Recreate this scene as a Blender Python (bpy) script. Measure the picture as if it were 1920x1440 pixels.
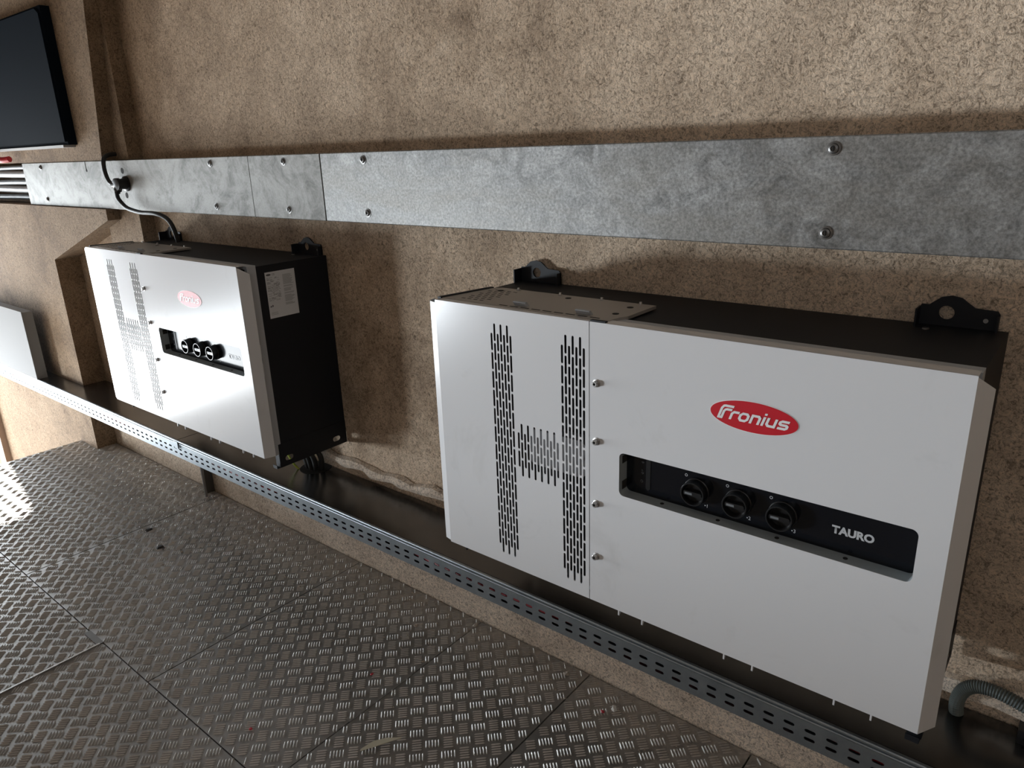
import bpy, math, random
from mathutils import Vector, Matrix
random.seed(7)
for o in list(bpy.data.objects): bpy.data.objects.remove(o)
SC = bpy.context.scene
COL = SC.collection
PI = math.pi

# ------------------------------------------------------------ camera, world, light, exposure
CAM = (1.17462, -1.49298, 0.94645); YAW, PITCH, ROLL, FPX = 0.692236, 0.315378, -0.0358129, 1371.36
fw = Vector((-math.sin(YAW)*math.cos(PITCH), math.cos(YAW)*math.cos(PITCH), -math.sin(PITCH)))
rt = Vector((math.cos(YAW), math.sin(YAW), 0)); up = rt.cross(fw)
c_, s_ = math.cos(ROLL), math.sin(ROLL)
rt, up = c_*rt + s_*up, -s_*rt + c_*up
cd = bpy.data.cameras.new('camera'); cd.sensor_fit = 'HORIZONTAL'; cd.sensor_width = 36
cd.lens = 36*FPX/1920; cd.clip_start = 0.02
cam = bpy.data.objects.new('camera', cd); COL.objects.link(cam)
m3 = Matrix((rt, up, -fw)).transposed()
cam.matrix_world = Matrix.Translation(CAM) @ m3.to_4x4()
SC.camera = cam

world = bpy.data.worlds.new('daylight'); SC.world = world; world.use_nodes = True
bg = world.node_tree.nodes['Background']; bg.inputs[0].default_value = (0.86, 0.93, 1.0, 1); bg.inputs[1].default_value = 2.0

def area(name, loc, direction, sx, sy, power, col):
    d = bpy.data.lights.new(name, 'AREA'); d.shape = 'RECTANGLE'; d.size = sx; d.size_y = sy
    d.energy = power; d.color = col
    o = bpy.data.objects.new(name, d); COL.objects.link(o); o.location = loc
    o.rotation_euler = Vector(direction).to_track_quat('-Z', 'Y').to_euler()
    return o
# daylight entering through the low doorway in the end wall (left); the lamp behind the camera is added fill
area('doorway_daylight', (-4.80, -2.30, -0.82), (1, 0, 0), 2.0, 0.94, 65, (0.86, 0.94, 1.0))
area('doorway_daylight_tall', (-6.0, -0.70, -0.20), (1, 0, 0), 2.4, 2.1, 520, (0.86, 0.94, 1.0))
area('side_opening_daylight', (-7.75, -6.3, -1.12), (8.0, 6.0, 1.6), 1.5, 0.9, 840, (0.86, 0.94, 1.0))
area('rear_fill', (1.6, -3.55, 1.45), (0, 1, -0.12), 1.3, 1.0, 9, (0.86, 0.93, 1.0))
sun = bpy.data.lights.new('sun', 'SUN'); sun.energy = 34; sun.angle = 0.03; sun.color = (1.0, 0.97, 0.92)
so = bpy.data.objects.new('sun', sun); COL.objects.link(so); so.rotation_euler = Vector((0.86, -0.17, -0.47)).to_track_quat('-Z', 'Y').to_euler()
SC.view_settings.view_transform = 'Standard'; SC.view_settings.look = 'None'
SC.view_settings.gamma = 1; SC.view_settings.use_curve_mapping = False
SC.view_settings.exposure = -0.43

# ------------------------------------------------------------ materials
MAT = {}
class N:
    def __init__(s, name):
        s.m = bpy.data.materials.new(name); s.m.use_nodes = True; MAT[name] = s.m
        s.t = s.m.node_tree; s.b = s.t.nodes['Principled BSDF']
        s.co = s.t.nodes.new('ShaderNodeTexCoord').outputs['Object']
    def link(s, a, b): s.t.links.new(a, b)
    def mapped(s, scale=(1, 1, 1)):
        n = s.t.nodes.new('ShaderNodeMapping'); n.inputs['Scale'].default_value = scale
        s.link(s.co, n.inputs[0]); return n.outputs[0]
    def noise(s, scale, detail=4, rough=0.55, dist=0.0, co=None):
        n = s.t.nodes.new('ShaderNodeTexNoise'); n.inputs['Scale'].default_value = scale
        n.inputs['Detail'].default_value = detail; n.inputs['Roughness'].default_value = rough
        n.inputs['Distortion'].default_value = dist
        s.link(co or s.co, n.inputs['Vector']); return n.outputs[0]
    def voro(s, scale, feat='F1', co=None):
        n = s.t.nodes.new('ShaderNodeTexVoronoi'); n.feature = feat; n.inputs['Scale'].default_value = scale
        s.link(co or s.co, n.inputs['Vector']); return n.outputs['Distance']
    def ramp(s, fac, stops):
        n = s.t.nodes.new('ShaderNodeValToRGB'); e = n.color_ramp.elements
        while len(e) < len(stops): e.new(0.5)
        for q, (p, c) in zip(e, stops): q.position = p; q.color = (c if len(c) == 4 else (*c, 1))
        s.link(fac, n.inputs[0]); return n.outputs[0]
    def mix(s, fac, a, b, mode='MIX'):
        n = s.t.nodes.new('ShaderNodeMix'); n.data_type = 'RGBA'; n.blend_type = mode
        for sock, v in ((n.inputs[0], fac), (n.inputs[6], a), (n.inputs[7], b)):
            if isinstance(v, (int, float)): sock.default_value = v
            elif isinstance(v, tuple): sock.default_value = (*v, 1)
            else: s.link(v, sock)
        return n.outputs[2]
    def math(s, op, a, b=0.0):
        n = s.t.nodes.new('ShaderNodeMath'); n.operation = op
        for sock, v in ((n.inputs[0], a), (n.inputs[1], b)):
            if isinstance(v, (int, float)): sock.default_value = v
            else: s.link(v, sock)
        return n.outputs[0]
    def sep(s):
        n = s.t.nodes.new('ShaderNodeSeparateXYZ'); s.link(s.co, n.inputs[0]); return n.outputs
    def bump(s, h, strength, dist):
        n = s.t.nodes.new('ShaderNodeBump'); n.inputs['Strength'].default_value = strength
        n.inputs['Distance'].default_value = dist; s.link(h, n.inputs['Height'])
        s.link(n.outputs[0], s.b.inputs['Normal']); return s
    def set(s, color=None, rough=None, metal=None, spec=None):
        for k, v in (('Base Color', color), ('Roughness', rough), ('Metallic', metal), ('Specular IOR Level', spec)):
            if v is None: continue
            if isinstance(v, tuple): s.b.inputs[k].default_value = (*v, 1)
            elif isinstance(v, (int, float)): s.b.inputs[k].default_value = v
            else: s.link(v, s.b.inputs[k])
        return s
def plain(name, col, rough=0.5, metal=0.0, spec=0.5): return N(name).set(col, rough, metal, spec)

def plaster(name, light, mid, dark, bump=1.0):
    n = N(name)
    big = n.noise(1.1, 3, 0.6); med = n.noise(5.5, 6, 0.65, 0.4); fine = n.noise(95, 4, 0.7, 1.5)
    base = n.ramp(med, [(0.30, dark), (0.5, mid), (0.72, light)])
    base = n.mix(n.ramp(big, [(0.35, (0, 0, 0)), (0.65, (1, 1, 1))]), base, n.mix(0.55, base, light))
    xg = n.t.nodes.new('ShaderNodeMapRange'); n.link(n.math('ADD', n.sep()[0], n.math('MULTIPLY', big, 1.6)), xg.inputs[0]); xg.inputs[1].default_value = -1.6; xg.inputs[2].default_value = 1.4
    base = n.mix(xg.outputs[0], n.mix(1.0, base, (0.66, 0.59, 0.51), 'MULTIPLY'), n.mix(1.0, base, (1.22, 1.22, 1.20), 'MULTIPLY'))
    grit = n.ramp(fine, [(0.34, (0.36, 0.34, 0.32)), (0.50, (1, 1, 1)), (0.72, (1.35, 1.32, 1.28))])
    pit = n.noise(150, 3, 0.6, 2.5)
    grit = n.mix(1.0, grit, n.ramp(pit, [(0.34, (0.42, 0.40, 0.38)), (0.46, (1.04, 1.04, 1.04))]), 'MULTIPLY')
    base = n.mix(0.9, base, n.mix(1.0, base, grit, 'MULTIPLY'))
    n.set(base, 0.92, 0.0, 0.25)
    h = n.math('ADD', n.math('MULTIPLY', fine, 0.75), n.math('MULTIPLY', n.noise(28, 5, 0.6, 0.8), 1.1))
    n.bump(h, 0.75*bump, 0.006)
    return n
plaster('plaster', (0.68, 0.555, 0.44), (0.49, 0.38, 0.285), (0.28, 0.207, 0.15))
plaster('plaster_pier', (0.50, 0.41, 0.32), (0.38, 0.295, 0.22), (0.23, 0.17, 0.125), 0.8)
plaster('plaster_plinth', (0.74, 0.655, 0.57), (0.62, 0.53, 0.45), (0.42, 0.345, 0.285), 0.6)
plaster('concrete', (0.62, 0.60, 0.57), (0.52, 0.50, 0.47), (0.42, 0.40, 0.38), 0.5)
plain('ceiling_paint', (0.34, 0.31, 0.28), 0.9)

n = N('galvanised')
mot = n.noise(16, 6, 0.7, 1.2); fi = n.noise(160, 3, 0.7); st = n.noise(2.4, 5, 0.7, 0.6, n.mapped((1, 1, 3)))
col = n.ramp(mot, [(0.30, (0.12, 0.12, 0.117)), (0.5, (0.27, 0.27, 0.266)), (0.70, (0.42, 0.42, 0.413))])
col = n.mix(n.ramp(st, [(0.45, (0, 0, 0)), (0.62, (0.75, 0.75, 0.75))]), col, (0.25, 0.24, 0.222))
col = n.mix(0.8, col, n.mix(1.0, col, n.ramp(fi, [(0.35, (0.55, 0.55, 0.55)), (0.65, (1.25, 1.25, 1.25))]), 'MULTIPLY'))
n.set(col, n.ramp(mot, [(0.3, (0.42, 0.42, 0.42)), (0.7, (0.56, 0.56, 0.56))]), 0.5)
n.bump(mot, 0.05, 0.002)

n = N('galvanised_stained')
mot = n.noise(11, 7, 0.7, 2.2); fi = n.noise(160, 3, 0.7); st = n.noise(5.0, 6, 0.75, 1.6)
col = n.ramp(mot, [(0.30, (0.11, 0.108, 0.10)), (0.5, (0.22, 0.215, 0.203)), (0.70, (0.33, 0.325, 0.31))])
col = n.mix(n.ramp(st, [(0.44, (0, 0, 0)), (0.56, (0.8, 0.8, 0.8))]), col, (0.34, 0.335, 0.32))
col = n.mix(0.3, col, n.mix(1.0, col, n.ramp(fi, [(0.35, (0.55, 0.55, 0.55)), (0.65, (1.2, 1.2, 1.2))]), 'MULTIPLY'))
n.set(col, 0.62, 0.45); n.bump(mot, 0.05, 0.002)

n = N('tray_steel')
col = n.ramp(n.noise(20, 5, 0.7), [(0.3, (0.28, 0.312, 0.338)), (0.7, (0.36, 0.395, 0.42))])
n.set(col, 0.36, 0.85)
n = N('lid_steel')
col = n.ramp(n.noise(5, 5, 0.7, 0.4), [(0.3, (0.13, 0.13, 0.132)), (0.7, (0.17, 0.17, 0.172))])
n.set(col, n.ramp(n.noise(9, 4, 0.6), [(0.3, (0.20, 0.20, 0.20)), (0.7, (0.26, 0.26, 0.26))]), 0.9)

n = N('white_powder_coat')
sm = n.noise(3.2, 5, 0.7, 0.5); sp = n.noise(260, 2, 0.5)
col = n.mix(n.ramp(sm, [(0.60, (0, 0, 0)), (0.74, (0.5, 0.5, 0.5))]), (0.70, 0.70, 0.715), (0.55, 0.545, 0.54))
n.set(col, 0.20, 0.0, 0.5); n.bump(sp, 0.03, 0.001)
plain('light_grey_frame', (0.46, 0.48, 0.51), 0.45)
plain('beige_grey_plate', (0.42, 0.39, 0.36), 0.38, 0.35)
n = N('dark_housing'); n.set((0.014, 0.015, 0.019), 0.55, 0.0, 0.25)
plain('interior_grey', (0.05, 0.05, 0.053), 0.8, 0.0, 0.05)
plain('module_grey', (0.30, 0.30, 0.31), 0.7, 0.0, 0.1)
plain('black_gloss', (0.006, 0.007, 0.010), 0.14)
plain('black_plastic', (0.012, 0.012, 0.013), 0.30)
plain('black_rubber', (0.018, 0.018, 0.018), 0.55)
plain('blue_grey_plastic', (0.36, 0.40, 0.42), 0.5)
plain('bolt_steel', (0.50, 0.49, 0.48), 0.32, 1.0)
plain('screw_steel', (0.17, 0.165, 0.16), 0.38, 0.9)
plain('red_badge', (0.55, 0.012, 0.025), 0.35)
plain('white_print', (0.80, 0.80, 0.81), 0.4)
plain('grey_print', (0.55, 0.56, 0.58), 0.4)
plain('dim_print', (0.16, 0.17, 0.18), 0.4)
plain('label_paper', (0.72, 0.73, 0.75), 0.5)
plain('label_ink', (0.10, 0.10, 0.11), 0.6)
plain('label_ink_light', (0.36, 0.37, 0.38), 0.6)
plain('red_cable', (0.55, 0.03, 0.04), 0.45)
plain('yellow_green_cable', (0.42, 0.50, 0.06), 0.45)
plain('grey_sheath', (0.17, 0.16, 0.155), 0.5)
plain('conduit_grey', (0.11, 0.13, 0.125), 0.5)
plain('cabinet_navy', (0.006, 0.010, 0.016), 0.8, 0.0, 0.04)
plain('cabinet_grey', (0.45, 0.45, 0.45), 0.5)
plain('riser_metal', (0.26, 0.26, 0.262), 0.8, 0.0, 0.08)
plain('timber', (0.34, 0.24, 0.18), 0.8)
plain('dark_steel', (0.10, 0.09, 0.08), 0.6, 0.4)
plain('void_dark', (0.02, 0.018, 0.016), 0.9)
plain('paper_white', (0.75, 0.74, 0.72), 0.8)
plain('dry_leaf', (0.42, 0.38, 0.28), 0.8)
plain('charcoal_bit', (0.03, 0.028, 0.026), 0.9)
plain('red_bit', (0.55, 0.03, 0.05), 0.5)
plain('stone_bit', (0.42, 0.37, 0.32), 0.9)

def tread_mat(name, a, b, rough, metal):
    n = N(name)
    g = n.noise(7, 6, 0.7, 0.6); f = n.noise(130, 3, 0.7)
    col = n.ramp(g, [(0.3, a), (0.7, b)])
    y = n.sep()[1]
    near = n.math('ADD', y, n.math('MULTIPLY', n.math('SUBTRACT', n.noise(4.2, 6, 0.75, 0.5), 0.5), 0.55))
    dust = n.ramp(near, [(0.0, (0, 0, 0)), (1.0, (1, 1, 1))])
    mr = n.t.nodes.new('ShaderNodeMapRange'); n.link(near, mr.inputs[0])
    mr.inputs[1].default_value = -0.26; mr.inputs[2].default_value = -0.02
    dustf = n.math('MULTIPLY', mr.outputs[0], n.ramp(n.noise(24, 5, 0.75), [(0.36, (0.1, 0.1, 0.1)), (0.60, (0.95, 0.95, 0.95))]))
    col = n.mix(dustf, col, (0.50, 0.455, 0.405))
    speck = n.ramp(n.noise(60, 5, 0.8), [(0.60, (0, 0, 0)), (0.75, (0.5, 0.5, 0.5))])
    col = n.mix(speck, col, (0.34, 0.31, 0.28))
    met = n.math('SUBTRACT', metal, n.math('MULTIPLY', dustf, metal))
    n.set(col, n.math('ADD', rough, n.math('MULTIPLY', f, 0.2)), met)
    return n
tread_mat('tread_base', (0.22, 0.212, 0.203), (0.35, 0.34, 0.328), 0.32, 0.45)
tread_mat('tread_bar', (0.42, 0.41, 0.396), (0.58, 0.568, 0.55), 0.32, 0.3)

# ------------------------------------------------------------ mesh helpers
class MB:
    def __init__(s): s.v = []; s.f = []
    def add(s, vs, fs):
        k = len(s.v); s.v += [tuple(v) for v in vs]; s.f += [tuple(i+k for i in f) for f in fs]; return s
    def box(s, x0, x1, y0, y1, z0, z1):
        return s.add([(x0,y0,z0),(x1,y0,z0),(x1,y1,z0),(x0,y1,z0),(x0,y0,z1),(x1,y0,z1),(x1,y1,z1),(x0,y1,z1)],
                     [(0,3,2,1),(4,5,6,7),(0,1,5,4),(1,2,6,5),(2,3,7,6),(3,0,4,7)])
    def bevbox(s, x0, x1, y0, y1, z0, z1, b):
        # box whose vertical-plane outline (x,z) has cut corners
        return s.prism_y([(x0+b,z0),(x1-b,z0),(x1,z0+b),(x1,z1-b),(x1-b,z1),(x0+b,z1),(x0,z1-b),(x0,z0+b)], y0, y1)
    def prism_y(s, poly, y0, y1):          # polygon in (x,z), counter-clockwise seen from -y
        n = len(poly)
        return s.add([(x,y0,z) for x,z in poly]+[(x,y1,z) for x,z in poly],
                     [tuple(range(n)), tuple(range(2*n-1,n-1,-1))]+[(i,i+n,(i+1)%n+n,(i+1)%n) for i in range(n)])
    def prism_x(s, poly, x0, x1):          # polygon in (y,z)
        n = len(poly)
        return s.add([(x0,y,z) for y,z in poly]+[(x1,y,z) for y,z in poly],
                     [tuple(range(n-1,-1,-1)), tuple(range(n,2*n))]+[(i,(i+1)%n,(i+1)%n+n,i+n) for i in range(n)])
    def prism_z(s, poly, z0, z1):
        n = len(poly)
        return s.add([(x,y,z0) for x,y in poly]+[(x,y,z1) for x,y in poly],
                     [tuple(range(n-1,-1,-1)), tuple(range(n,2*n))]+[(i,(i+1)%n,(i+1)%n+n,i+n) for i in range(n)])
    def lathe(s, c, axis, prof, seg=20):   # prof: (r, h) along axis from c
        ax = Vector(axis).normalized(); a = ax.orthogonal().normalized(); b = ax.cross(a); c = Vector(c)
        k = len(prof); vs = []; fs = []
        for r, h in prof:
            for i in range(seg):
                t = 2*PI*i/seg; vs.append(c+ax*h+(a*math.cos(t)+b*math.sin(t))*r)
        for j in range(k-1):
            for i in range(seg):
                i2 = (i+1) % seg; fs.append((j*seg+i, j*seg+i2, (j+1)*seg+i2, (j+1)*seg+i))
        fs.append(tuple(range(seg-1,-1,-1))); fs.append(tuple(range((k-1)*seg, k*seg)))
        return s.add(vs, fs)
    def tube(s, pts, r, seg=10, rfun=None):
        P = [Vector(p) for p in pts]; n = len(P); vs = []; fs = []; ref = None
        for i in range(n):
            t = (P[min(i+1,n-1)]-P[max(i-1,0)]).normalized()
            if ref is None: ref = t.orthogonal().normalized()
            ref = (ref - t*ref.dot(t)).normalized(); b = t.cross(ref)
            rr = rfun(i) if rfun else r
            for j in range(seg):
                a = 2*PI*j/seg; vs.append(P[i]+(ref*math.cos(a)+b*math.sin(a))*rr)
        for i in range(n-1):
            for j in range(seg):
                j2 = (j+1) % seg; fs.append((i*seg+j, i*seg+j2, (i+1)*seg+j2, (i+1)*seg+j))
        fs.append(tuple(range(seg-1,-1,-1))); fs.append(tuple(range((n-1)*seg, n*seg)))
        return s.add(vs, fs)
    def build(s, name, mat, parent=None, smooth=False, loc=None):
        me = bpy.data.meshes.new(name); me.from_pydata(s.v, [], s.f); me.update()
        import bmesh
        bm = bmesh.new(); bm.from_mesh(me); bmesh.ops.recalc_face_normals(bm, faces=bm.faces); bm.to_mesh(me); bm.free()
        me.materials.append(MAT[mat])
        if smooth:
            for p in me.polygons: p.use_smooth = len(p.vertices) <= 4
            try: me.set_sharp_from_angle(angle=0.7)
            except Exception: pass
        return link(name, me, parent, loc)
    def build_raw(s, name, mat, parent=None):
        me = bpy.data.meshes.new(name); me.from_pydata(s.v, [], s.f); me.update()
        me.materials.append(MAT[mat]); return link(name, me, parent)
def link(name, me, parent=None, loc=None):
    o = bpy.data.objects.new(name, me); COL.objects.link(o)
    if parent: o.parent = parent
    if loc: o.location = loc
    return o
def tag(o, label, cat, group=None):
    o['label'] = label; o['category'] = cat
    if group: o['group'] = group
    return o
def struct(o, label=None):
    o['kind'] = 'structure'
    if label: o['label'] = label
    return o
def thing(name, label, cat, loc=(0,0,0), group=None):
    o = bpy.data.objects.new(name, None); COL.objects.link(o); o.location = loc; o.empty_display_size = 0.05
    return tag(o, label, cat, group)
def smooth_path(ctrl, n=8):
    P = [Vector(c) for c in ctrl]; out = []
    for i in range(len(P)-1):
        p0, p1, p2, p3 = P[max(i-1,0)], P[i], P[i+1], P[min(i+2,len(P)-1)]
        for k in range(n):
            t = k/n; out.append(0.5*((2*p1)+(p2-p0)*t+(2*p0-5*p1+4*p2-p3)*t*t+(3*p1-p0-3*p2+p3)*t**3))
    out.append(P[-1]); return out

def slot_ring(cx, cz, w, h, seg=4):
    # stadium outline, counter-clockwise, starting at the right; long axis follows the larger of w/h
    pts = []
    if h >= w:
        r = w/2; d = h/2-r
        for i in range(seg+1): a = PI*i/seg; pts.append((cx+r*math.cos(a), cz+d+r*math.sin(a)))
        for i in range(seg+1): a = PI+PI*i/seg; pts.append((cx+r*math.cos(a), cz-d+r*math.sin(a)))
    else:
        r = h/2; d = w/2-r
        for i in range(seg+1): a = -PI/2+PI*i/seg; pts.append((cx+d+r*math.cos(a), cz+r*math.sin(a)))
        for i in range(seg+1): a = PI/2+PI*i/seg; pts.append((cx-d+r*math.cos(a), cz+r*math.sin(a)))
    return pts
def plate_cell(mb, x0, x1, z0, z1, y0, y1, ring=None):
    """one rectangle of sheet in the xz plane (front y0, back y1), optionally with a hole"""
    if ring is None:
        mb.add([(x0,y0,z0),(x1,y0,z0),(x1,y0,z1),(x0,y0,z1)], [(0,1,2,3)])
        mb.add([(x0,y1,z0),(x1,y1,z0),(x1,y1,z1),(x0,y1,z1)], [(3,2,1,0)]); return
    n = len(ring); cx = sum(p[0] for p in ring)/n; cz = sum(p[1] for p in ring)/n
    hx, hz = (x1-x0)/2, (z1-z0)/2; mx, mz = (x0+x1)/2, (z0+z1)/2
    # split by the four corners: assign each corner to nearest ring vertex
    corners = [(x1,z0),(x1,z1),(x0,z1),(x0,z0)]
    idx = []
    for c in corners:
        idx.append(min(range(n), key=lambda i: (ring[i][0]-c[0])**2+(ring[i][1]-c[1])**2))
    for y, flip in ((y0, False), (y1, True)):
        vs = [(p[0],y,p[1]) for p in ring]+[(c[0],y,c[1]) for c in corners]; fs = []
        for k in range(4):
            a, b = idx[k], idx[(k+1) % 4]; i = a; poly = [n+k, n+(k+1) % 4]
            chain = [a]
            while i != b: i = (i+1) % n; chain.append(i)
            poly += chain[::-1]; fs.append(tuple(poly if not flip else poly[::-1]))
        mb.add(vs, fs)
    mb.add([(p[0],y0,p[1]) for p in ring]+[(p[0],y1,p[1]) for p in ring], [(i,(i+1) % n,(i+1) % n+n,i+n) for i in range(n)])

# ------------------------------------------------------------ setting
ZF = -0.522           # top of the tread plates
ZG = -1.30            # lower ground beyond the platform
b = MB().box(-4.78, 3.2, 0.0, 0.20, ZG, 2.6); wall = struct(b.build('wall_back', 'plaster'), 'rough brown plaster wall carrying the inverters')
# stepped pier and corbel on the left of the wall
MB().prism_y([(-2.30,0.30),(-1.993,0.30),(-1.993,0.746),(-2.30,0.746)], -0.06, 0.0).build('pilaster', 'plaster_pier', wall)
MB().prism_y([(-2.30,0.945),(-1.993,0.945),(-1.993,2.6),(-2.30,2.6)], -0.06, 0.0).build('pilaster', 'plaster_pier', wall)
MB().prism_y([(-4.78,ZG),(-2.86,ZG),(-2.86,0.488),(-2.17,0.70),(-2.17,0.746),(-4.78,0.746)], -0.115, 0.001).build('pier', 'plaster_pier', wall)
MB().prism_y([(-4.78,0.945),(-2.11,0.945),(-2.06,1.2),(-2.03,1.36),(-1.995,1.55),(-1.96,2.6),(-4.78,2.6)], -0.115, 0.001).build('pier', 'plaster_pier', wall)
b = MB().box(-2.86, 3.2, -0.012, 0.0, ZF-0.06, -0.19); b.build('plinth', 'plaster_plinth', wall)
# wavy mortar bead where the wall plaster stops above the tray
bead = MB()
pts = [(-1.0+0.05*i, -0.004, -0.122+0.006*math.sin(i*1.7)+0.004*math.sin(i*0.6)) for i in range(74)]
bead.tube(pts, 0.02, 8, lambda i: 0.020+0.005*math.sin(i*2.3)); bead.build('mortar_bead', 'plaster_plinth', wall, True)

b = MB().box(-3.05, 3.2, -3.75, -3.6, ZG, 2.6); b.box(-4.9, -3.05, -3.75, -3.6, 0.35, 2.6)
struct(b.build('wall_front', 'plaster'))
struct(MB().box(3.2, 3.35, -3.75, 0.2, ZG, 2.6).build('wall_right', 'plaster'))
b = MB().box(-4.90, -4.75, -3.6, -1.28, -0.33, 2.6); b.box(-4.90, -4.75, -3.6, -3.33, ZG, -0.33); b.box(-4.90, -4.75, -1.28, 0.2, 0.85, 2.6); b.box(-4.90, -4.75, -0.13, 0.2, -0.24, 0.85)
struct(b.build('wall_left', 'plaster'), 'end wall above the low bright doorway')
struct(MB().box(-4.9, 3.35, -3.75, 0.2, 2.6, 2.75).build('ceiling', 'ceiling_paint'))
struct(MB().box(-14, -3.05, -3.75, 4, ZG-0.1, ZG).build('ground_outside', 'concrete'))
post = MB().box(-4.56, -4.44, -0.15, -0.114, ZG, -0.27); tag(post.build('door_post', 'timber'), 'timber door post below the tray beside the bright doorway', 'post')

# floor: platform of tread plates
fl = bpy.data.objects.new('floor', None); COL.objects.link(fl); struct(fl, 'raised floor of grey five-bar tread plates')
MB().box(-3.06, 3.2, -3.6, -0.0, ZF-0.30, ZF-0.02).build('subfloor', 'void_dark', fl)
GAP = 0.004; P = 0.0575
plates = []
xe = [-3.08, -1.785, -0.822, -0.213, 0.205, 0.686, 1.55, 3.2]
for a, c in zip(xe, xe[1:]): plates.append((a, c, -0.82, -0.016))
xf = [-3.08, -1.12, 0.35, 1.55, 3.2]
for a, c in zip(xf, xf[1:]): plates.append((a, c, -2.0, -0.82))
for a, c in zip([-3.08, -1.0, 1.0], [-1.0, 1.0, 3.2]): plates.append((a, c, -3.6, -2.0))
def bar(mb, cx, cy, ang, z):
    L, W, H = 0.0140, 0.0025, 0.0026; ca, sa = math.cos(ang), math.sin(ang)
    loc = [(-L,0,0),(-L*0.72,-W,0),(L*0.72,-W,0),(L,0,0),(L*0.72,W,0),(-L*0.72,W,0),(-L*0.66,0,H),(L*0.66,0,H)]
    mb.add([(cx+x*ca-y*sa, cy+x*sa+y*ca, z+h) for x, y, h in loc],
           [(0,1,6),(1,2,7,6),(2,3,7),(3,4,7),(4,5,6,7),(5,0,6)])
for k, (x0, x1, y0, y1) in enumerate(plates):
    dz = random.uniform(-0.0012, 0.0008)
    pl = MB().box(x0+GAP/2, x1-GAP/2, y0+GAP/2, y1-GAP/2, ZF-0.006, ZF+dz).build('floor_plate', 'tread_base', fl)
    if y0 < -2.5 or x0 > 1.5: continue
    mb = MB()
    ox, oy = random.uniform(0, P), random.uniform(0, P)
    if k == 3: ox, oy = (-0.151+0.213) % P, (-0.42+0.82) % P
    i0 = int((x1-x0)/P)+2; j0 = int((y1-y0)/P)+2
    for i in range(-1, i0):
        for j in range(-1, j0):
            for h in (0, 1):
                gx = x0+ox+i*P+h*P/2; gy = y0+oy+j*P+h*P/2; ang = PI*0.75 if h == 0 else PI*0.25
                px_, py_ = (math.cos(ang+PI/2), math.sin(ang+PI/2))
                for q in range(-2, 3):
                    bx_, by_ = gx+px_*q*0.0080, gy+py_*q*0.0080
                    if x0+0.008 < bx_ < x1-0.008 and y0+0.008 < by_ < y1-0.008: bar(mb, bx_, by_, ang, ZF+dz-0.0001)
    t = mb.build_raw('tread_bars', 'tread_bar', pl); t['kind'] = 'stuff'
# raised edge of one lifted plate
MB().prism_y([(-1.122,ZF),(-1.116,ZF),(-1.116,ZF+0.006),(-1.122,ZF+0.006)], -1.60, -0.83).build('plate_edge', 'bolt_steel', fl)
MB().box(-1.22, -1.12, -0.838, -0.818, ZF-0.004, ZF+0.0025).build('cover_strip', 'dark_steel', fl)

# ------------------------------------------------------------ upper trunking
tr = thing('cable_trunking', 'long galvanised cable trunking on the wall above both inverters', 'trunking')
Z0, Z1, TY = 0.748, 0.943, -0.098
MB().box(-3.05, 2.6, TY+0.003, -0.0, Z0+0.002, Z1-0.002).build('channel', 'galvanised', tr)
def cover(x0, x1, mat, dy=0.0):
    prof = [(TY+dy,Z0),(TY+dy-0.0015,Z0+0.002),(TY+dy-0.0015,Z1-0.002),(TY+dy,Z1),(TY+0.03,Z1),(TY+0.03,Z1-0.0015),(TY+0.004,Z1-0.0015),(TY+0.004,Z0+0.0015),(TY+0.03,Z0+0.0015),(TY+0.03,Z0)]
    return MB().prism_x(prof, x0, x1).build('cover', mat, tr)
cv = [cover(-3.05, -1.067, 'galvanised_stained'), cover(-1.063, -0.687, 'galvanised_stained', -0.0006), cover(-0.682, 2.6, 'galvanised')]
def screw(par, x, z, y, r=0.009, m='screw_steel'):
    b = MB().lathe((x, y, z), (0,-1,0), [(r*1.35,0),(r*1.35,0.0012),(r,0.0016),(r*0.93,0.0042),(r*0.6,0.0055),(r*0.5,0.0055),(r*0.42,0.003)], 16)
    o = b.build('screw', m, par, True)
    MB().box(x-r*0.12, x+r*0.12, y-0.0058, y-0.003, z-r*0.55, z+r*0.55).build('drive_slot', 'void_dark', o)
for c, xs in ((cv[0], (-2.82, -1.30)), (cv[1], (-0.868,)), (cv[2], (-0.49, 0.767, 2.1))):
    for x in xs:
        for z in (0.922, 0.777): screw(c, x, z, TY-0.002)
for z in (0.902, 0.806):
    MB().lathe((-1.98, TY-0.0010, z), (0,-1,0), [(0.012,0),(0.012,0.0009)], 18).build('hole', 'void_dark', cv[0])
MB().box(-2.322, -2.317, TY-0.0022, TY-0.001, 0.905, 0.942).build('slit', 'void_dark', cv[0])
MB().lathe((-2.318, TY-0.0010, 0.905), (0,-1,0), [(0.006,0),(0.006,0.0012)], 12).build('hole', 'void_dark', cv[0])

# ------------------------------------------------------------ lower cable tray
TX0, TX1, TYF, TZ = -4.3, 2.6, -0.21, -0.165
ty = thing('cable_tray', 'perforated steel cable tray with dark lid running under both inverters', 'cable tray')
mb = MB()
ztop, zbot, zm = TZ-0.012, -0.246, -0.2165
PT = 0.0425; nx = int((TX1-TX0)/PT)
for i in range(nx):
    x0 = TX0+i*PT; x1 = x0+PT; cx = (x0+x1)/2
    plate_cell(mb, x0, x1, zm, ztop-0.012, TYF, TYF+0.0015, slot_ring(cx, -0.2065, 0.0225, 0.0075, 4))
    plate_cell(mb, x0, x1, zbot, zm, TYF, TYF+0.0015, slot_ring(cx, -0.2265, 0.0225, 0.0075, 4))
mb.build_raw('side_rail', 'tray_steel', ty)
def bead_prof(yc, zc, r, n=10): return [(yc+r*math.cos(2*PI*i/n), zc+r*math.sin(2*PI*i/n)) for i in range(n)]
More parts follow.
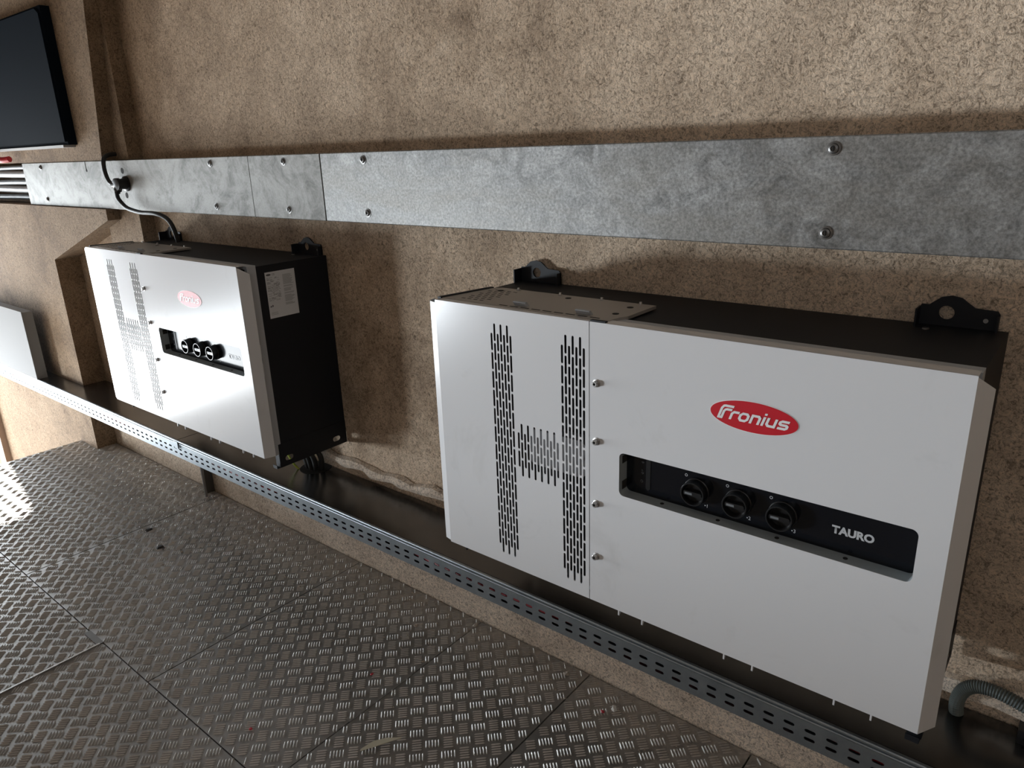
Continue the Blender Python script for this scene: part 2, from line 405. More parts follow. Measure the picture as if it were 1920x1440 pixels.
for yc, zc, r in ((TYF-0.001, TZ-0.0045, 0.0052), (TYF-0.0005, TZ-0.0155, 0.0035)):
    MB().prism_x(bead_prof(yc, zc, r, 14), TX0, TX1).build('rail_lip', 'tray_steel', ty, True)
MB().box(TX0, TX1, TYF, TYF+0.0015, ztop-0.012, TZ-0.003).build('rail_top', 'tray_steel', ty)
MB().box(TX0, TX1, TYF, -0.02, zbot-0.0015, zbot).build('tray_base', 'tray_steel', ty)
MB().box(TX0, TX1, -0.022, -0.020, zbot, TZ-0.004).build('rear_rail', 'tray_steel', ty)
def lid(x0, x1):
    prof = [(-0.006,TZ),(-0.006,TZ-0.0015),(TYF+0.0035,TZ-0.0015),(TYF+0.0035,TZ)]
    return MB().prism_x(prof, x0, x1).build('lid', 'lid_steel', ty)
lid(TX0, -1.702); lid(-1.698, 2.6)
MB().box(-1.715, -1.685, TYF-0.009, TYF-0.004, -0.200, TZ-0.004).build('joint_clip', 'tray_steel', ty)
MB().lathe((-0.985, -0.045, TZ+0.0003), (0,0,1), [(0.058,0),(0.058,0.0006)], 28).build('cable_hole', 'void_dark', ty)
for x in (-1.87, 0.95):
    sp = thing('tray_support', {-1.87:'dark steel upright holding the tray below the far inverter', 0.95:'dark steel upright under the tray below the near inverter', -3.4:'dark steel upright under the tray next to the doorway'}[x], 'bracket', (x, 0, ZF if x > -3 else ZG), 'uprights under the cable tray')
    zb = 0; h = (-0.247)-(ZF if x > -3 else ZG)
    if x < -3:
        MB().box(-0.02, 0.02, -0.155, -0.116, 0, h).build('upright', 'dark_steel', sp)
    else:
        MB().box(-0.014, 0.014, -0.050, -0.013, 0, h).build('upright', 'dark_steel', sp)
    MB().box(-0.02, 0.02, -0.20, -0.02 if x > -3 else -0.116, h-0.004, h).build('arm', 'dark_steel', sp)
cb = MB().tube(smooth_path([(-1.825,-0.065,-0.25),(-1.822,-0.072,-0.33),(-1.832,-0.068,-0.42),(-1.815,-0.075,ZF+0.006)]), 0.006, 8)
tag(cb.build('thin_cable', 'grey_sheath', None, True), 'thin grey cable dropping to the floor beside the tray upright', 'cable')
def tray_cable(name, mat, y, z, r, ph, label):
    pts = [(TX0+0.06*i, y+0.012*math.sin(i*0.33+ph), z+0.006*math.sin(i*0.23+ph*2)) for i in range(int((TX1-TX0)/0.06))]
    tag(MB().tube(pts, r, 8).build(name, mat, None, True), label, 'cable')
tray_cable('power_cable', 'red_cable', -0.175, -0.222, 0.009, 0.3, 'red power cable seen through the upper slots of the tray side')
tray_cable('power_cable', 'black_rubber', -0.140, -0.228, 0.012, 1.3, 'thick black power cable lying inside the perforated tray')
tray_cable('power_cable', 'red_cable', -0.085, -0.230, 0.009, 2.6, 'red power cable lying at the back inside the perforated tray')

# ------------------------------------------------------------ lettering
def stroke(mb, pts, w, y, closed=False, f=lambda p: p):
    P = [Vector((a, b)) for a, b in pts]; n = len(P); L = []; Rr = []
    for i in range(n):
        a = P[i-1] if (i > 0 or closed) else None; c = P[(i+1) % n] if (i < n-1 or closed) else None
        d1 = (P[i]-a).normalized() if a is not None else None; d2 = (c-P[i]).normalized() if c is not None else None
        if d1 is None: d1 = d2
        if d2 is None: d2 = d1
        n1 = Vector((-d1.y, d1.x)); n2 = Vector((-d2.y, d2.x)); m = (n1+n2).normalized(); k = w/2/max(0.35, m.dot(n1))
        L.append(P[i]+m*k); Rr.append(P[i]-m*k)
    for i in range(n if closed else n-1):
        j = (i+1) % n
        q = [f(L[i]), f(Rr[i]), f(Rr[j]), f(L[j])]
        mb.add([(p[0], y, p[1]) for p in q], [(0,1,2,3)])
def rounded(w, h, r): return [(r,0),(w-r,0),(w,r),(w,h-r),(w-r,h),(r,h),(0,h-r),(0,r)]
def wordmark(cx, cz, width, y, parent, mat):
    W = 0.265; letters = []; x = 0.0
    letters.append(([(0.02,-0.02),(0.02,1.10),(0.15,1.36),(0.30,1.40),(1.22,1.40)], False, x))
    letters.append(([(0.36,-0.02),(0.36,0.78),(0.46,0.96),(0.60,1.02),(1.16,1.02)], False, x))
    letters.append(([(-0.09,0.04),(0.47,0.04)], False, x)); x += 1.18
    letters.append(([(0.1,-0.02),(0.1,0.66),(0.26,0.86),(0.84,0.86)], False, x)); x += 0.92
    letters.append(([(a+0.1,b+0.1) for a, b in rounded(0.84,0.78,0.2)], True, x)); x += 1.24
    letters.append(([(0.1,-0.02),(0.1,0.88),(0.72,0.88),(0.90,0.70),(0.90,-0.02)], False, x)); x += 1.22
    letters.append(([(0.1,-0.02),(0.1,0.98)], False, x)); letters.append(([(0.1,1.16),(0.1,1.38)], False, x)); x += 0.42
    letters.append(([(0.1,0.98),(0.1,0.28),(0.28,0.1),(0.90,0.1),(0.90,0.98)], False, x)); x += 1.22
    letters.append(([(0.98,0.88),(0.26,0.88),(0.1,0.76),(0.1,0.60),(0.24,0.49),(0.78,0.49),(0.92,0.39),(0.92,0.21),(0.78,0.1),(0.02,0.1)], False, x)); x += 1.0
    s = width/(x+0.35); mb = MB()
    for q_, (pts, cl, ox) in enumerate(letters):
        stroke(mb, [(a+ox, b_) for a, b_ in pts], W, y-0.0001*(q_ % 3), cl,
               lambda p: (cx+(p[0]+0.34*p[1]-(x+0.35)/2)*s, cz+(p[1]-0.58)*s))
    return mb.build_raw('lettering', mat, parent)
def text_mesh(body, size, x, y, z, parent, mat, name='lettering', rot=None, bold=0.0, align='LEFT'):
    cu = bpy.data.curves.new('txt', 'FONT'); cu.body = body; cu.size = size; cu.offset = bold; cu.align_x = align; cu.resolution_u = 3
    to = bpy.data.objects.new('txt', cu); COL.objects.link(to)
    bpy.context.view_layer.update()
    me = bpy.data.meshes.new_from_object(to.evaluated_get(bpy.context.evaluated_depsgraph_get()))
    bpy.data.objects.remove(to); bpy.data.curves.remove(cu)
    M = rot if rot else Matrix.Rotation(PI/2, 4, 'X')
    me.transform(M); me.transform(Matrix.Translation((x, y, z)))
    me.materials.clear(); me.materials.append(MAT[mat]); return link(name, me, parent)
def ring_flat(mb, cx, cz, r0, r1, y, seg=14):
    vs = []; 
    for i in range(seg):
        t = 2*PI*i/seg; vs += [(cx+r0*math.cos(t), y, cz+r0*math.sin(t)), (cx+r1*math.cos(t), y, cz+r1*math.sin(t))]
    mb.add(vs, [(2*i, 2*i+1, (2*i+3) % (2*seg), (2*i+2) % (2*seg)) for i in range(seg)])

# ------------------------------------------------------------ inverters
W_, H_, D_ = 1.06, 0.62, -0.34
def make_inverter(label, loc, with_label):
    t = thing('inverter', label, 'inverter', loc, 'wall-mounted solar inverters')
    T = 0.001
    # housing
    hb = MB().box(0.0, W_, -0.278, -0.012, -0.012, 0.612); body = hb.build('housing', 'dark_housing', t)
    for x0, x1 in ((-0.0015, 0.0), (W_, W_+0.0015)):
        s = MB()
        # side skirt with two oval openings
        ys = [-0.286, -0.23, -0.10, -0.012]; zs = -0.052
        def rect(ya, yb, za, zb): s.box(x0, x1, ya, yb, za, zb)
        rect(-0.286, -0.012, -0.010, 0.03)
        for ya, yb, hole in ((-0.286,-0.27,0),(-0.27,-0.23,1),(-0.23,-0.075,0),(-0.075,-0.035,1),(-0.035,-0.012,0)):
            if not hole: rect(ya, yb, zs, -0.010)
            else:
                rect(ya, yb, zs, -0.042)
                rr = slot_ring((ya+yb)/2, -0.026, 0.032, 0.018, 5); n = len(rr); cs = [(yb,-0.042),(yb,-0.010),(ya,-0.010),(ya,-0.042)]
                idx = [min(range(n), key=lambda i: (rr[i][0]-c[0])**2+(rr[i][1]-c[1])**2) for c in cs]
                for xx in (x0, x1):
                    fs = []
                    for k in range(4):
                        i = idx[k]; ch = [i]
                        while i != idx[(k+1) % 4]: i = (i+1) % n; ch.append(i)
                        fs.append(tuple([n+k, n+(k+1) % 4]+ch[::-1]))
                    s.add([(xx,p[0],p[1]) for p in rr]+[(xx,c[0],c[1]) for c in cs], fs)
        s.build('side_skirt', 'dark_housing', t)
    MB().box(W_-0.022, W_, -0.287, -0.2855, -0.052, -0.004).box(W_-0.022, W_, -0.300, -0.2855, -0.052, -0.0505).box(W_-0.022, W_, -0.300, -0.2985, -0.0505, -0.040).build('bottom_hook', 'dark_housing', t)
    # light grey frame behind the covers
    fr = MB(); fr.box(-0.001, 0.012, -0.306, -0.276, -0.004, 0.616); fr.box(W_-0.012, W_+0.001, -0.306, -0.276, -0.004, 0.616)
    fr.box(0.012, W_-0.012, -0.306, -0.276, 0.606, 0.616); fr.box(0.012, W_-0.012, -0.306, -0.276, -0.004, 0.006)
    frame = fr.build('frame', 'light_grey_frame', t)
    for z in (0.33, 0.27): MB().box(W_-0.002, W_+0.006, -0.318, -0.300, z, z+0.042).build('latch_tab', 'white_print', frame)
    # interior seen through the vents
    MB().box(0.012, W_-0.012, -0.2785, -0.277, 0.0, 0.61).build('inner_panel', 'interior_grey', t)
    MB().bevbox(0.24, 0.39, -0.312, -0.277, 0.268, 0.352, 0.01).build('inner_module', 'module_grey', t)
    # connection cover with H-shaped vents
    xs = 0.416
    cvb = MB(); q = 0.00875; pz = 0.0431; z0, z1 = 0.0, H_
    cols = []
    for i in range(7): cols.append((0.166+q*i, 13 if i % 2 else 12))
    for i in range(13): cols.append((0.166+q*7.6+q*i, 3 if i % 2 else 2))
    for i in range(7): cols.append((0.166+q*21.2+q*i, 13 if i % 2 else 12))
    xcur = 0.0
    for cx, nsl in cols:
        if cx-q/2 > xcur+1e-5: plate_cell(cvb, xcur, cx-q/2, z0, z1, D_, D_+T)
        h = nsl*pz; za = 0.308-h/2
        plate_cell(cvb, cx-q/2, cx+q/2, z0, za, D_, D_+T); plate_cell(cvb, cx-q/2, cx+q/2, za+h, z1, D_, D_+T)
        for k in range(nsl):
            zc = za+pz*(k+0.5); plate_cell(cvb, cx-q/2, cx+q/2, zc-pz/2, zc+pz/2, D_, D_+T, slot_ring(cx, zc, 0.0054, 0.0392, 4))
        xcur = cx+q/2
    plate_cell(cvb, xcur, xs, z0, z1, D_, D_+T)
    # folds: top, bottom, left flap
    cvb.box(0.0, xs, D_+T, -0.31, H_-T, H_); cvb.box(0.0, xs, D_+T, -0.318, 0.0, T)
    cvb.prism_z([(0,D_),(-0.020,D_+0.0045),(-0.030,D_+0.014),(-0.034,D_+0.032),(-0.032,D_+0.032),(-0.0285,D_+0.0155),(-0.019,D_+0.0065),(0,D_+T)], 0.004, H_-0.006)
    cover_l = cvb.build_raw('connection_cover', 'white_powder_coat', t)
    # main cover with window
    m = MB(); a0 = xs+0.0016; wx0, wx1, wz0, wz1 = 0.487, 1.018, 0.271, 0.364
    plate_cell(m, a0, wx0-0.004, 0, H_, D_, D_+T); plate_cell(m, wx1+0.004, W_, 0, H_, D_, D_+T)
    plate_cell(m, wx0-0.004, wx1+0.004, 0, wz0-0.004, D_, D_+T); plate_cell(m, wx0-0.004, wx1+0.004, wz1+0.004, H_, D_, D_+T)
    r = 0.011; rg = []
    for ccx, ccz, st in ((wx1-r, wz0+r, -PI/2), (wx1-r, wz1-r, 0), (wx0+r, wz1-r, PI/2), (wx0+r, wz0+r, PI)):
        for i in range(7): rg.append((ccx+r*math.cos(st+PI/2*i/6), ccz+r*math.sin(st+PI/2*i/6)))
    plate_cell(m, wx0-0.004, wx1+0.004, wz0-0.004, wz1+0.004, D_, D_+T, rg)
    m.box(a0, W_, D_+T, -0.310, H_-T, H_); m.box(a0, W_, D_+T, -0.318, 0.0, T)
    m.add([(a0,D_,0),(a0,D_,H_),(a0,D_+T,H_),(a0,D_+T,0)], [(0,1,2,3)])
    # right flap with clipped top corner
    fl_ = [(W_,D_,0.0),(W_,D_,H_-0.002),(W_+0.020,D_+0.030,H_-0.024),(W_+0.020,D_+0.030,0.004)]
    fb_ = [(x-0.0016, y+0.0012, z) for x, y, z in fl_]
    m.add(fl_+fb_, [(0,3,2,1),(4,5,6,7),(0,1,5,4),(1,2,6,5),(2,3,7,6),(3,0,4,7)])
    main = m.build_raw('main_cover', 'white_powder_coat', t)
    for x in (0.487, 0.543, 0.722, 0.778, 0.926, 0.987):
        MB().prism_x([(D_+0.003,0.002),(D_+0.002,-0.013),(D_+0.004,-0.015),(D_+0.022,0.002)], x, x+0.003).build('edge_tab', 'white_powder_coat', main)
    # window well and control panel
    PY = -0.310; n = len(rg)
    MB().add([(x,D_+T,z) for x, z in rg]+[(x,PY,z) for x, z in rg], [(i,i+n,(i+1) % n+n,(i+1) % n) for i in range(n)]).build_raw('window_well', 'blue_grey_plastic', t)
    cp = MB().prism_y([(wx0-0.003,wz0-0.003),(wx1+0.003,wz0-0.003),(wx1+0.003,wz1+0.003),(wx0-0.003,wz1+0.003)], PY, PY+0.03).build('control_panel', 'black_gloss', t)
    for za, zb in ((0.279,0.297),(0.336,0.352)):
        MB().box(wx0-0.0005, wx0+0.0012, D_+0.012, PY-0.002, za, zb).build('well_notch', 'void_dark', cp)
    for x in (0.575, 0.69, 0.80, 0.915): MB().lathe((x, D_+0.016, wz0+0.0001), (0,0,1), [(0.004,0),(0.004,0.0008)], 10).build('well_hole', 'void_dark', cp)
    for k, x in enumerate((0.640, 0.722, 0.803)):
        zc = 0.313
        kn = MB().lathe((x, PY, zc), (0,-1,0), [(0.0255,0),(0.0255,0.004),(0.0240,0.005),(0.0238,0.022),(0.0230,0.023),(0.0212,0.023),(0.0200,0.020),(0.0190,0.010),(0.001,0.010)], 28).build('rotary_switch', 'black_plastic', t, True)
        MB().bevbox(x-0.0180, x+0.0180, PY-0.0210, PY-0.010, zc-0.0045, zc+0.0045, 0.002).build('switch_grip', 'black_plastic', kn)
        MB().box(x-0.0150, x-0.0005, PY-0.0217, PY-0.0210, zc-0.0022, zc+0.0022).build('switch_mark', 'dim_print', kn)
        mk = MB(); ring_flat(mk, x-0.023, zc+0.026, 0.0019, 0.0029, PY-0.0006); mk.build_raw('switch_off_mark', 'grey_print', cp)
        text_mesh('\u2022'+str(k+1), 0.010, x+0.016, PY-0.0006, zc-0.030, cp, 'grey_print', 'switch_number')
    mk = MB()
    ring_flat(mk, 0.522, 0.300, 0.0019, 0.0028, PY-0.0006); ring_flat(mk, 0.523, 0.318, 0.0016, 0.0024, PY-0.0006); ring_flat(mk, 0.5225, 0.324, 0.0010, 0.0017, PY-0.0006)
    for rr in (0.002, 0.0042):
        pts = [(0.5235+rr*math.cos(a), 0.338+rr*math.sin(a)) for a in (PI*0.25, PI*0.4, PI*0.5, PI*0.6, PI*0.75)]
        stroke(mk, pts, 0.0008, PY-0.0006)
    mk.build_raw('status_icons', 'dim_print', cp)
    MB().bevbox(0.531, 0.541, PY-0.0010, PY, 0.283, 0.352, 0.004).build('status_light', 'black_plastic', cp)
    text_mesh('TAURO', 0.0195, 0.886, PY-0.0007, 0.3055, cp, 'grey_print', 'lettering', None, 0.0009)
    # badge
    bd = MB(); cx, cz, ra, rb = 0.748, 0.4925, 0.0765, 0.0272; ns = 56
    el = [(cx+ra*math.cos(2*PI*i/ns), cz+rb*math.sin(2*PI*i/ns)) for i in range(ns)]
    bd.prism_y(el, D_-0.0010, D_); badge = bd.build('badge', 'red_badge', t)
    rim = MB(); oo = [(cx+(ra+0.0012)*math.cos(2*PI*i/ns), cz+(rb+0.0012)*math.sin(2*PI*i/ns)) for i in range(ns)]
    rim.prism_y(oo, D_-0.0005, D_).build('badge_rim', 'white_print', badge)
    wordmark(cx+0.001, cz-0.001, 0.125, D_-0.0015, badge, 'white_print')
    # bolts along the seam
    for z in (0.498, 0.375, 0.236, 0.112):
        bo = MB().lathe((0.434, D_, z), (0,-1,0), [(0.0082,0),(0.0082,0.0015),(0.0060,0.002),(0.0060,0.0085),(0.0050,0.0095),(0.0030,0.0095),(0.0026,0.006)], 18).build('bolt', 'bolt_steel', t, True)
        MB().lathe((0.434, D_-0.0062, z), (0,-1,0), [(0.0026,0),(0.0026,0.0004)], 6).build('bolt_socket', 'void_dark', bo)
    # top plate over the connection area
    tp = MB(); zt = 0.6215
    tp.prism_z([(0.000,-0.318),(0.448,-0.330),(0.452,-0.290),(0.462,-0.270),(0.462,-0.158),(0.050,-0.158),(0.026,-0.175)], zt-0.0065, zt)
    plate = tp.build('top_plate', 'beige_grey_plate', t)
    MB().prism_z([(-0.008,-0.322),(0.002,-0.322),(0.030,-0.168),(0.020,-0.168)], zt-0.012, zt+0.002).build('plate_edge', 'dark_housing', plate)
    for i in range(4):
        for j in range(8):
            x = 0.045+0.018*i+0.009*(j % 2); y = -0.30+0.0155*j
            MB().box(x, x+0.011, y, y+0.004, zt, zt+0.0002).build('vent_slit', 'void_dark', plate)
    for i in range(9): MB().box(0.17+0.029*i, 0.192+0.029*i, -0.3165, -0.312, zt, zt+0.0003).build('vent_slit', 'void_dark', plate)
    for x in (0.20, 0.36): MB().prism_x([(-0.300,zt),(-0.306,zt+0.009),(-0.300,zt+0.010),(-0.292,zt)], x, x+0.034).build('clip', 'light_grey_frame', plate)
    for x in (0.105, 0.225, 0.335, 0.43): MB().lathe((x, -0.166, zt), (0,0,1), [(0.006,0),(0.006,0.001),(0.0035,0.0015),(0.003,0.006)], 12).build('screw', 'bolt_steel', plate, True)
    for x, y in ((0.07,-0.19),(0.26,-0.185),(0.425,-0.20),(0.43,-0.265)):
        MB().lathe((x, y, zt), (0,0,1), [(0.007,0),(0.007,0.0006)], 14).build('screw_recess', 'void_dark', plate)
    MB().box(0.418, 0.452, -0.3385, -0.330, H_-0.004, H_+0.003).build('plate_clip', 'dark_housing', plate)
    # mounting ears
    for k, x0 in enumerate((-0.008, 0.918)):
        w = 0.126; ear = MB()
        prof = [(0,0.585),(w,0.585),(w,0.640),(w-0.004,0.646),(0.088,0.648),(0.078,0.655),(0.066,0.664),(0.050,0.667),(0.034,0.663),(0.024,0.655),(0.016,0.648),(0.004,0.648),(0,0.640)]
        hx, hz, hr = (0.053, 0.636, 0.0125) if k == 0 else (0.045, 0.636, 0.0125)
        hole = [(hx+hr*math.cos(2*PI*i/24), hz+hr*math.sin(2*PI*i/24)) for i in range(24)]
        # sheet with hole: split in left and right halves through the hole centre
        def half(sgn):
            outer = [p for p in prof if (p[0]-hx)*sgn > 0.0005]
            hh = [p for p in hole if (p[0]-hx)*sgn > -1e-6]
            return outer, hh
        def topz(x):
            pr = [p for p in prof if p[1] > 0.6]; pr.sort()
            for a, c in zip(pr, pr[1:]):
                if a[0] <= x <= c[0] and c[0] > a[0]: return a[1]+(c[1]-a[1])*(x-a[0])/(c[0]-a[0])
            return 0.66
        zt_ = topz(hx)
        right = [(hx,0.585)]+[p for p in prof if p[0] > hx+0.0005]+[(hx,zt_)]+[(hx+hr*math.sin(a), hz+hr*math.cos(a)) for a in [PI*i/12 for i in range(13)]]
        left = [(hx,zt_)]+[p for p in prof[4:] if p[0] < hx-0.0005]+[(0,0.585),(hx,0.585)]+[(hx-hr*math.sin(a), hz-hr*math.cos(a)) for a in [PI*i/12 for i in range(13)]]
        for poly in (right, left): ear.prism_y([(x0+a, c) for a, c in poly], -0.016, -0.012)
        ear.box(x0, x0+0.003, -0.045, -0.012, 0.585, 0.644); ear.box(x0+w-0.003, x0+w, -0.030, -0.012, 0.585, 0.640)
        eo = ear.build('mounting_ear', 'dark_housing', t)
        if k == 1: MB().lathe((x0+0.106, -0.016, 0.628), (0,-1,0), [(0.004,0),(0.004,0.001)], 12).build('screw', 'bolt_steel', eo)
    MB().lathe((0.94, -0.055, 0.612), (0,0,1), [(0.006,0),(0.006,0.002)], 12).build('screw', 'bolt_steel', t)
    for x in (0.06, 0.98): MB().box(x, x+0.05, -0.045, 0.0, 0.02, 0.10).build('wall_bracket', 'dark_housing', t)
    if with_label:
        X = W_+0.0006
        lb = MB().box(W_, X, -0.248, -0.141, 0.444, 0.589).build('type_label', 'label_paper', t); lb['label'] = 'white printed rating label'
        def pr(mb, ya, yb, za, zb): mb.add([(X+0.0003,ya,za),(X+0.0003,yb,za),(X+0.0003,yb,zb),(X+0.0003,ya,zb)], [(0,1,2,3)])
        rnd = random.Random(3); ink = MB(); soft = MB(); R = Matrix.Rotation(PI/2, 4, 'Z') @ Matrix.Rotation(PI/2, 4, 'X')
        cyl = [( -0.236+0.0085*math.cos(2*PI*i/20), 0.5805+0.0030*math.sin(2*PI*i/20)) for i in range(20)]
        ink.add([(X+0.0003,a,c) for a, c in cyl], [tuple(range(20))])
        z = 0.570
        while z > 0.496:
            ya = -0.244; 
            while ya < -0.202:
                L = rnd.uniform(0.004, 0.016)
                if rnd.random() < 0.78: pr(soft if rnd.random() < 0.7 else ink, ya, min(ya+L, -0.199), z, z+0.0013)
                ya += L+0.0022
            z -= 0.0031
        z = 0.574
        while z > 0.474:
            if rnd.random() < 0.88: pr(soft, -0.187, -0.187+rnd.uniform(0.024, 0.039), z, z+0.0014)
            z -= 0.0027 if rnd.random() < 0.85 else 0.0058
        for za in (0.4615, 0.458, 0.4545): pr(soft, -0.243, -0.218, za, za+0.0011)
        ink.add([(X+0.0003,-0.244,0.4795),(X+0.0003,-0.237,0.4795),(X+0.0003,-0.2405,0.4855)], [(0,1,2)])
        ink.add([(X+0.0003,-0.2345,0.479),(X+0.0003,-0.231,0.483),(X+0.0003,-0.2345,0.487),(X+0.0003,-0.237,0.483)], [(0,1,2,3)])
        ink.build_raw('label_print', 'label_ink', lb); soft.build_raw('label_print', 'label_ink_light', lb)
        text_mesh('CE', 0.0085, X+0.0003, -0.224, 0.5775, lb, 'label_ink', 'label_print', R)
    return t
near = make_inverter('large white inverter in the foreground with big red oval badge and black switch window', (0, 0, 0), False)
far = make_inverter('white inverter farther left by the doorway with a glare and printed label on its side', (-1.90, 0.011, 0.0103), True)

# cables between the far inverter and the tray
spots = [(-1.030,-0.060,'black_rubber'),(-1.010,-0.070,'black_rubber'),(-0.985,-0.072,'black_rubber'),(-0.960,-0.066,'black_rubber'),(-0.945,-0.045,'black_rubber')]
ords = ['leftmost','second','third','fourth','rightmost']
for k, (x, y, mt) in enumerate(spots):
    pts = smooth_path([(x-0.03, y-0.005, -0.004), (x-0.02, y-0.008, -0.07), (x, y, -0.12), (x*0.75-0.985*0.25, y*0.6-0.045*0.4, TZ-0.02)])
    tag(MB().tube(pts, 0.0095, 10).build('inverter_cable', mt, None, True), ords[k]+' black cable dropping from the far inverter into the tray lid', 'cable', 'cables under the far inverter')
pts = smooth_path([(-1.09,-0.095,-0.004), (-1.078,-0.105,-0.08), (-1.045,-0.100,-0.14), (-1.022,-0.085,TZ-0.01)])
tag(MB().tube(pts, 0.004, 8).build('earth_cable', 'yellow_green_cable', None, True), 'thin yellow-green earth cable under the far inverter', 'cable')

# ------------------------------------------------------------ connector on the trunking with its two cables
g = thing('cable_connector', 'black cable connector with two looping leads on the upper trunking', 'connector', (-1.96, TY-0.002, 0.852))
MB().lathe((0,0,0), (0.1,-1,0), [(0.030,0),(0.030,0.006),(0.022,0.008),(0.020,0.030),(0.024,0.032),(0.024,0.046),(0.014,0.048)], 18).build('body', 'black_plastic', g, True)
MB().lathe((-0.012,-0.034,0.0), (-1,-0.1,-0.1), [(0.016,0),(0.016,0.016),(0.012,0.018),(0.012,0.028)], 14).build('gland', 'black_plastic', g, True)
MB().lathe((-0.004,-0.034,-0.012), (-0.35,-0.2,-0.9), [(0.015,0),(0.015,0.014),(0.011,0.016),(0.011,0.024)], 14).build('gland', 'black_plastic', g, True)
def lead(pts): return MB().tube([p-Vector((-1.96,TY-0.002,0.852)) for p in smooth_path(pts)], 0.0085, 10).build('lead', 'black_rubber', g, True)
lead([(-2.0,-0.135,0.850),(-2.035,-0.135,0.862),(-2.063,-0.132,0.900),(-2.072,-0.125,0.945),(-2.075,-0.105,0.963),(-2.078,-0.07,0.968)])
lead([(-1.975,-0.14,0.83),(-1.985,-0.135,0.800),(-1.965,-0.13,0.775),(-1.92,-0.13,0.757),(-1.82,-0.13,0.745),(-1.71,-0.125,0.743),(-1.66,-0.11,0.725),(-1.64,-0.10,0.69),(-1.64,-0.09,0.635)])

# ------------------------------------------------------------ far left: cabinet, cables, riser
c = thing('electrical_cabinet', 'dark navy cabinet at the upper left corner above the trunking', 'cabinet', (-2.9, -0.155, 1.012))
MB().box(-0.9, 0.585, 0.004, 0.040, 0.0, 0.53).build('body', 'cabinet_navy', c)
MB().prism_y([(-0.89,0.012),(0.58,0.012),(0.58,0.50),(0.55,0.52),(-0.89,0.52)], -0.006, 0.004).build('door', 'cabinet_navy', c)
MB().box(-0.9, 0.56, -0.008, 0.040, -0.010, 0.0).build('bottom_rail', 'cabinet_grey', c)
for k, (z, r, nm) in enumerate(((0.924,0.012,'top'),(0.890,0.018,'second'),(0.852,0.014,'third'),(0.815,0.018,'fourth'),(0.778,0.014,'bottom'))):
    mt = 'grey_sheath' if k % 2 else 'black_rubber'
    pts = smooth_path([(-4.2,-0.05,z+0.004*(-1)**k),(-3.7,-0.055,z+0.003*(-1)**(k+1)),(-3.3,-0.05,z),(-3.051,-0.05,z)])
    tag(MB().tube(pts, r, 10).build('feeder_cable', mt, None, True), {'top':'topmost','bottom':'lowest'}.get(nm, nm+' from the top')+(' grey' if k % 2 else ' black')+' feeder cable entering the left end of the trunking', 'cable', 'feeder cables at the trunking end')
pts = smooth_path([(-3.26,-0.18,0.980),(-3.18,-0.185,0.974),(-3.13,-0.178,0.966),(-3.08,-0.168,0.962),(-3.04,-0.150,0.965)])
tag(MB().tube(pts, 0.014, 10).build('red_wire', 'red_cable', None, True), 'short red wire under the navy cabinet at the trunking end', 'wire')
rs = thing('riser_duct', 'pale metal duct box standing on the far left end of the tray', 'duct', (-3.6, -0.16, TZ))
MB().box(-0.5, 0.395, -0.048, 0.000, 0.0, 0.365).build('duct_body', 'riser_metal', rs)
MB().box(-0.5, 0.400, -0.054, -0.048, 0.0, 0.37).build('duct_cover', 'riser_metal', rs)

# ------------------------------------------------------------ corrugated conduit, lower right
cp_ = smooth_path([(1.088,-0.030,TZ-0.0),(1.086,-0.032,-0.135),(1.094,-0.034,-0.105),(1.112,-0.036,-0.086),(1.140,-0.038,-0.080),(1.175,-0.040,-0.084),(1.215,-0.042,-0.094),(1.28,-0.045,-0.115),(1.36,-0.05,-0.13)], 14)
tag(MB().tube(cp_, 0.015, 14, lambda i: 0.0136 if i % 2 else 0.0114).build('corrugated_conduit', 'conduit_grey'), 'grey corrugated conduit curling up from the tray at lower right', 'conduit')
tag(MB().box(1.190, 1.6, -0.052, -0.010, TZ+0.0003, -0.135).box(1.20, 1.6, -0.056, -0.052, TZ+0.004, -0.150).build('cable_duct', 'black_plastic'), 'small black plastic duct lying on the tray at the right edge', 'duct')

# ------------------------------------------------------------ debris on the floor
def chip(name, x, y, s, mat, label, cat, flat=0.5):
    rr = random.Random(hash((round(x*1000), round(y*1000))) & 0xffff); mb = MB(); n = 7
    a = [(s*rr.uniform(0.6,1.1)*math.cos(2*PI*i/n), s*rr.uniform(0.6,1.1)*math.sin(2*PI*i/n)) for i in range(n)]
    mb.add([(p[0],p[1],0) for p in a]+[(p[0]*0.6,p[1]*0.6,s*flat*rr.uniform(0.6,1.2)) for p in a],
           [tuple(range(n-1,-1,-1)),tuple(range(n,2*n))]+[(i,(i+1) % n,(i+1) % n+n,i+n) for i in range(n)])
    o = mb.build(name, mat, None, False, (x, y, ZF+0.0015)); tag(o, label, cat); return o
chip('red_scrap', 0.314, -0.120, 0.007, 'red_bit', 'red scrap beside a white one on the tread plate by the tray', 'debris')
chip('paper_scrap', 0.334, -0.094, 0.011, 'paper_white', 'white scrap next to the red bit on the tread plate', 'debris', 0.8)
chip('red_scrap', -0.308, -0.399, 0.006, 'red_bit', 'red scrap in the middle of the tread floor', 'debris')
chip('red_scrap', -0.406, -0.738, 0.006, 'red_bit', 'red scrap near the bottom of the tread floor close to a plate joint', 'debris')
chip('charcoal_lump', -1.558, -0.418, 0.020, 'charcoal_bit', 'dark lump lying on the tread floor left of centre', 'debris', 0.35)
chip('charcoal_lump', -1.74, -0.375, 0.015, 'charcoal_bit', 'small dark lump on the tread floor farther left', 'debris', 0.35)
chip('stone_chip', 0.15, -0.056, 0.011, 'stone_bit', 'pale stone chip at the foot of the wall under the tray', 'debris')
chip('stone_chip', -0.37, -0.161, 0.009, 'stone_bit', 'pale stone chip on the tread floor near the long plate joint', 'debris')
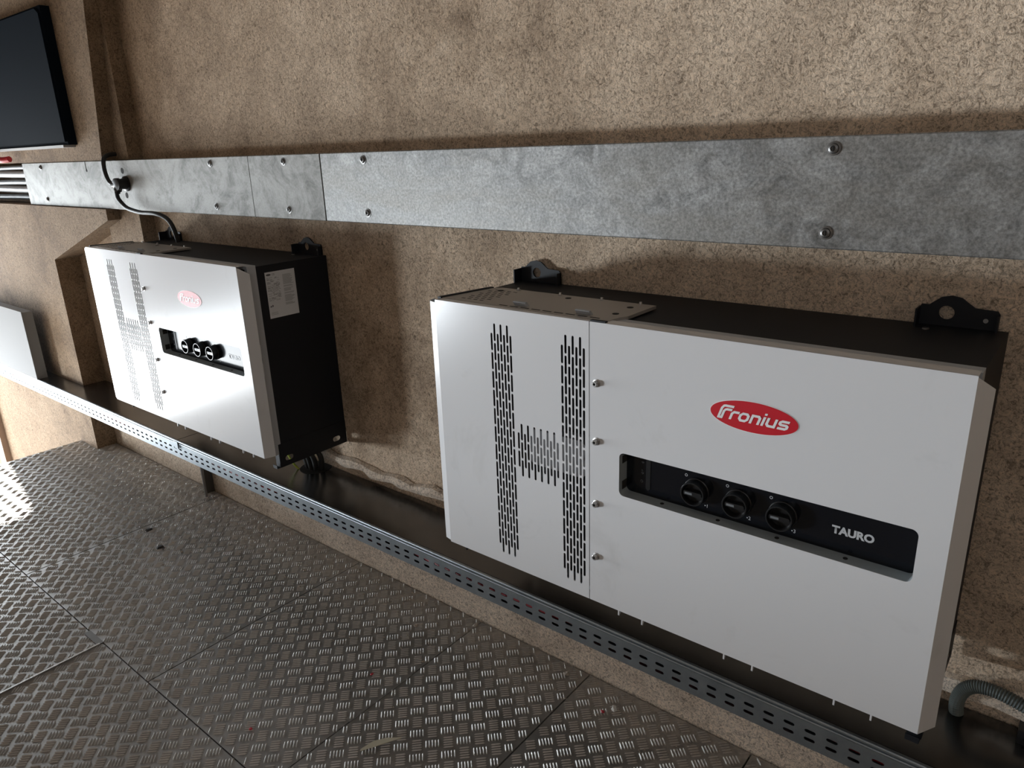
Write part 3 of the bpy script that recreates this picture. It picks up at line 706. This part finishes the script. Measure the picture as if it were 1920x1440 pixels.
chip('stone_chip', -0.215, -0.045, 0.012, 'stone_bit', 'pale stone chip by the wall at the plate joint', 'debris', 0.3)
leaf = MB(); lp = [(-0.055,0.0,0.004),(-0.02,0.006,0.010),(0.015,0.004,0.016),(0.05,-0.004,0.022)]
vs = []
for i, (a, bb, h) in enumerate(lp):
    w = (0.003, 0.010, 0.008, 0.001)[i]; vs += [(a,bb-w,h),(a,bb+w,h),(a,bb+w,h-0.0015),(a,bb-w,h-0.0015)]
fs = []
for i in range(3):
    k = 4*i; fs += [(k,k+4,k+5,k+1),(k+1,k+5,k+6,k+2),(k+2,k+6,k+7,k+3),(k+3,k+7,k+4,k)]
leaf.add(vs, fs+[(0,1,2,3),(15,14,13,12)])
lo = leaf.build('dry_leaf', 'dry_leaf', None, False, (-0.075, -0.565, ZF)); lo.rotation_euler = (0,0,0.9)
tag(lo, 'curled dry leaf lying on the tread plate at the bottom of the picture', 'leaf')
MB().box(-0.2125, -0.2105, -0.56, -0.33, ZF-0.002, ZF+0.0016).build('plate_edge', 'bolt_steel', fl)
rr = random.Random(5); dk = MB()
for _ in range(420):
    x = rr.gauss(-1.9, 0.5); y = -abs(rr.gauss(0.18, 0.16))-0.03; q = rr.uniform(0.0015, 0.006)
    if x < -3.0 or y < -0.8: continue
    dk.add([(x-q,y-q*0.7,ZF),(x+q,y-q*0.4,ZF),(x+q*0.4,y+q,ZF),(x,y,ZF+q*0.9)], [(0,1,3),(1,2,3),(2,0,3)])
do = dk.build_raw('dirt_crumbs', 'stone_bit'); do['kind'] = 'stuff'; tag(do, 'grey dirt crumbs strewn over the tread floor near the far inverter', 'crumbs')
rr = random.Random(11); gr = MB()
for _ in range(900):
    x = rr.uniform(-2.6, 1.1); y = -abs(rr.gauss(0, 0.16))-0.02; s = rr.uniform(0.0012, 0.0038)
    if y < -0.8: continue
    gr.add([(x-s,y-s*0.6,ZF),(x+s,y-s*0.3,ZF),(x+s*0.3,y+s,ZF),(x,y,ZF+s*1.3)], [(0,1,3),(1,2,3),(2,0,3)])
go = gr.build_raw('plaster_crumbs', 'stone_bit'); go['kind'] = 'stuff'; tag(go, 'pale plaster crumbs scattered on the floor along the wall', 'crumbs')
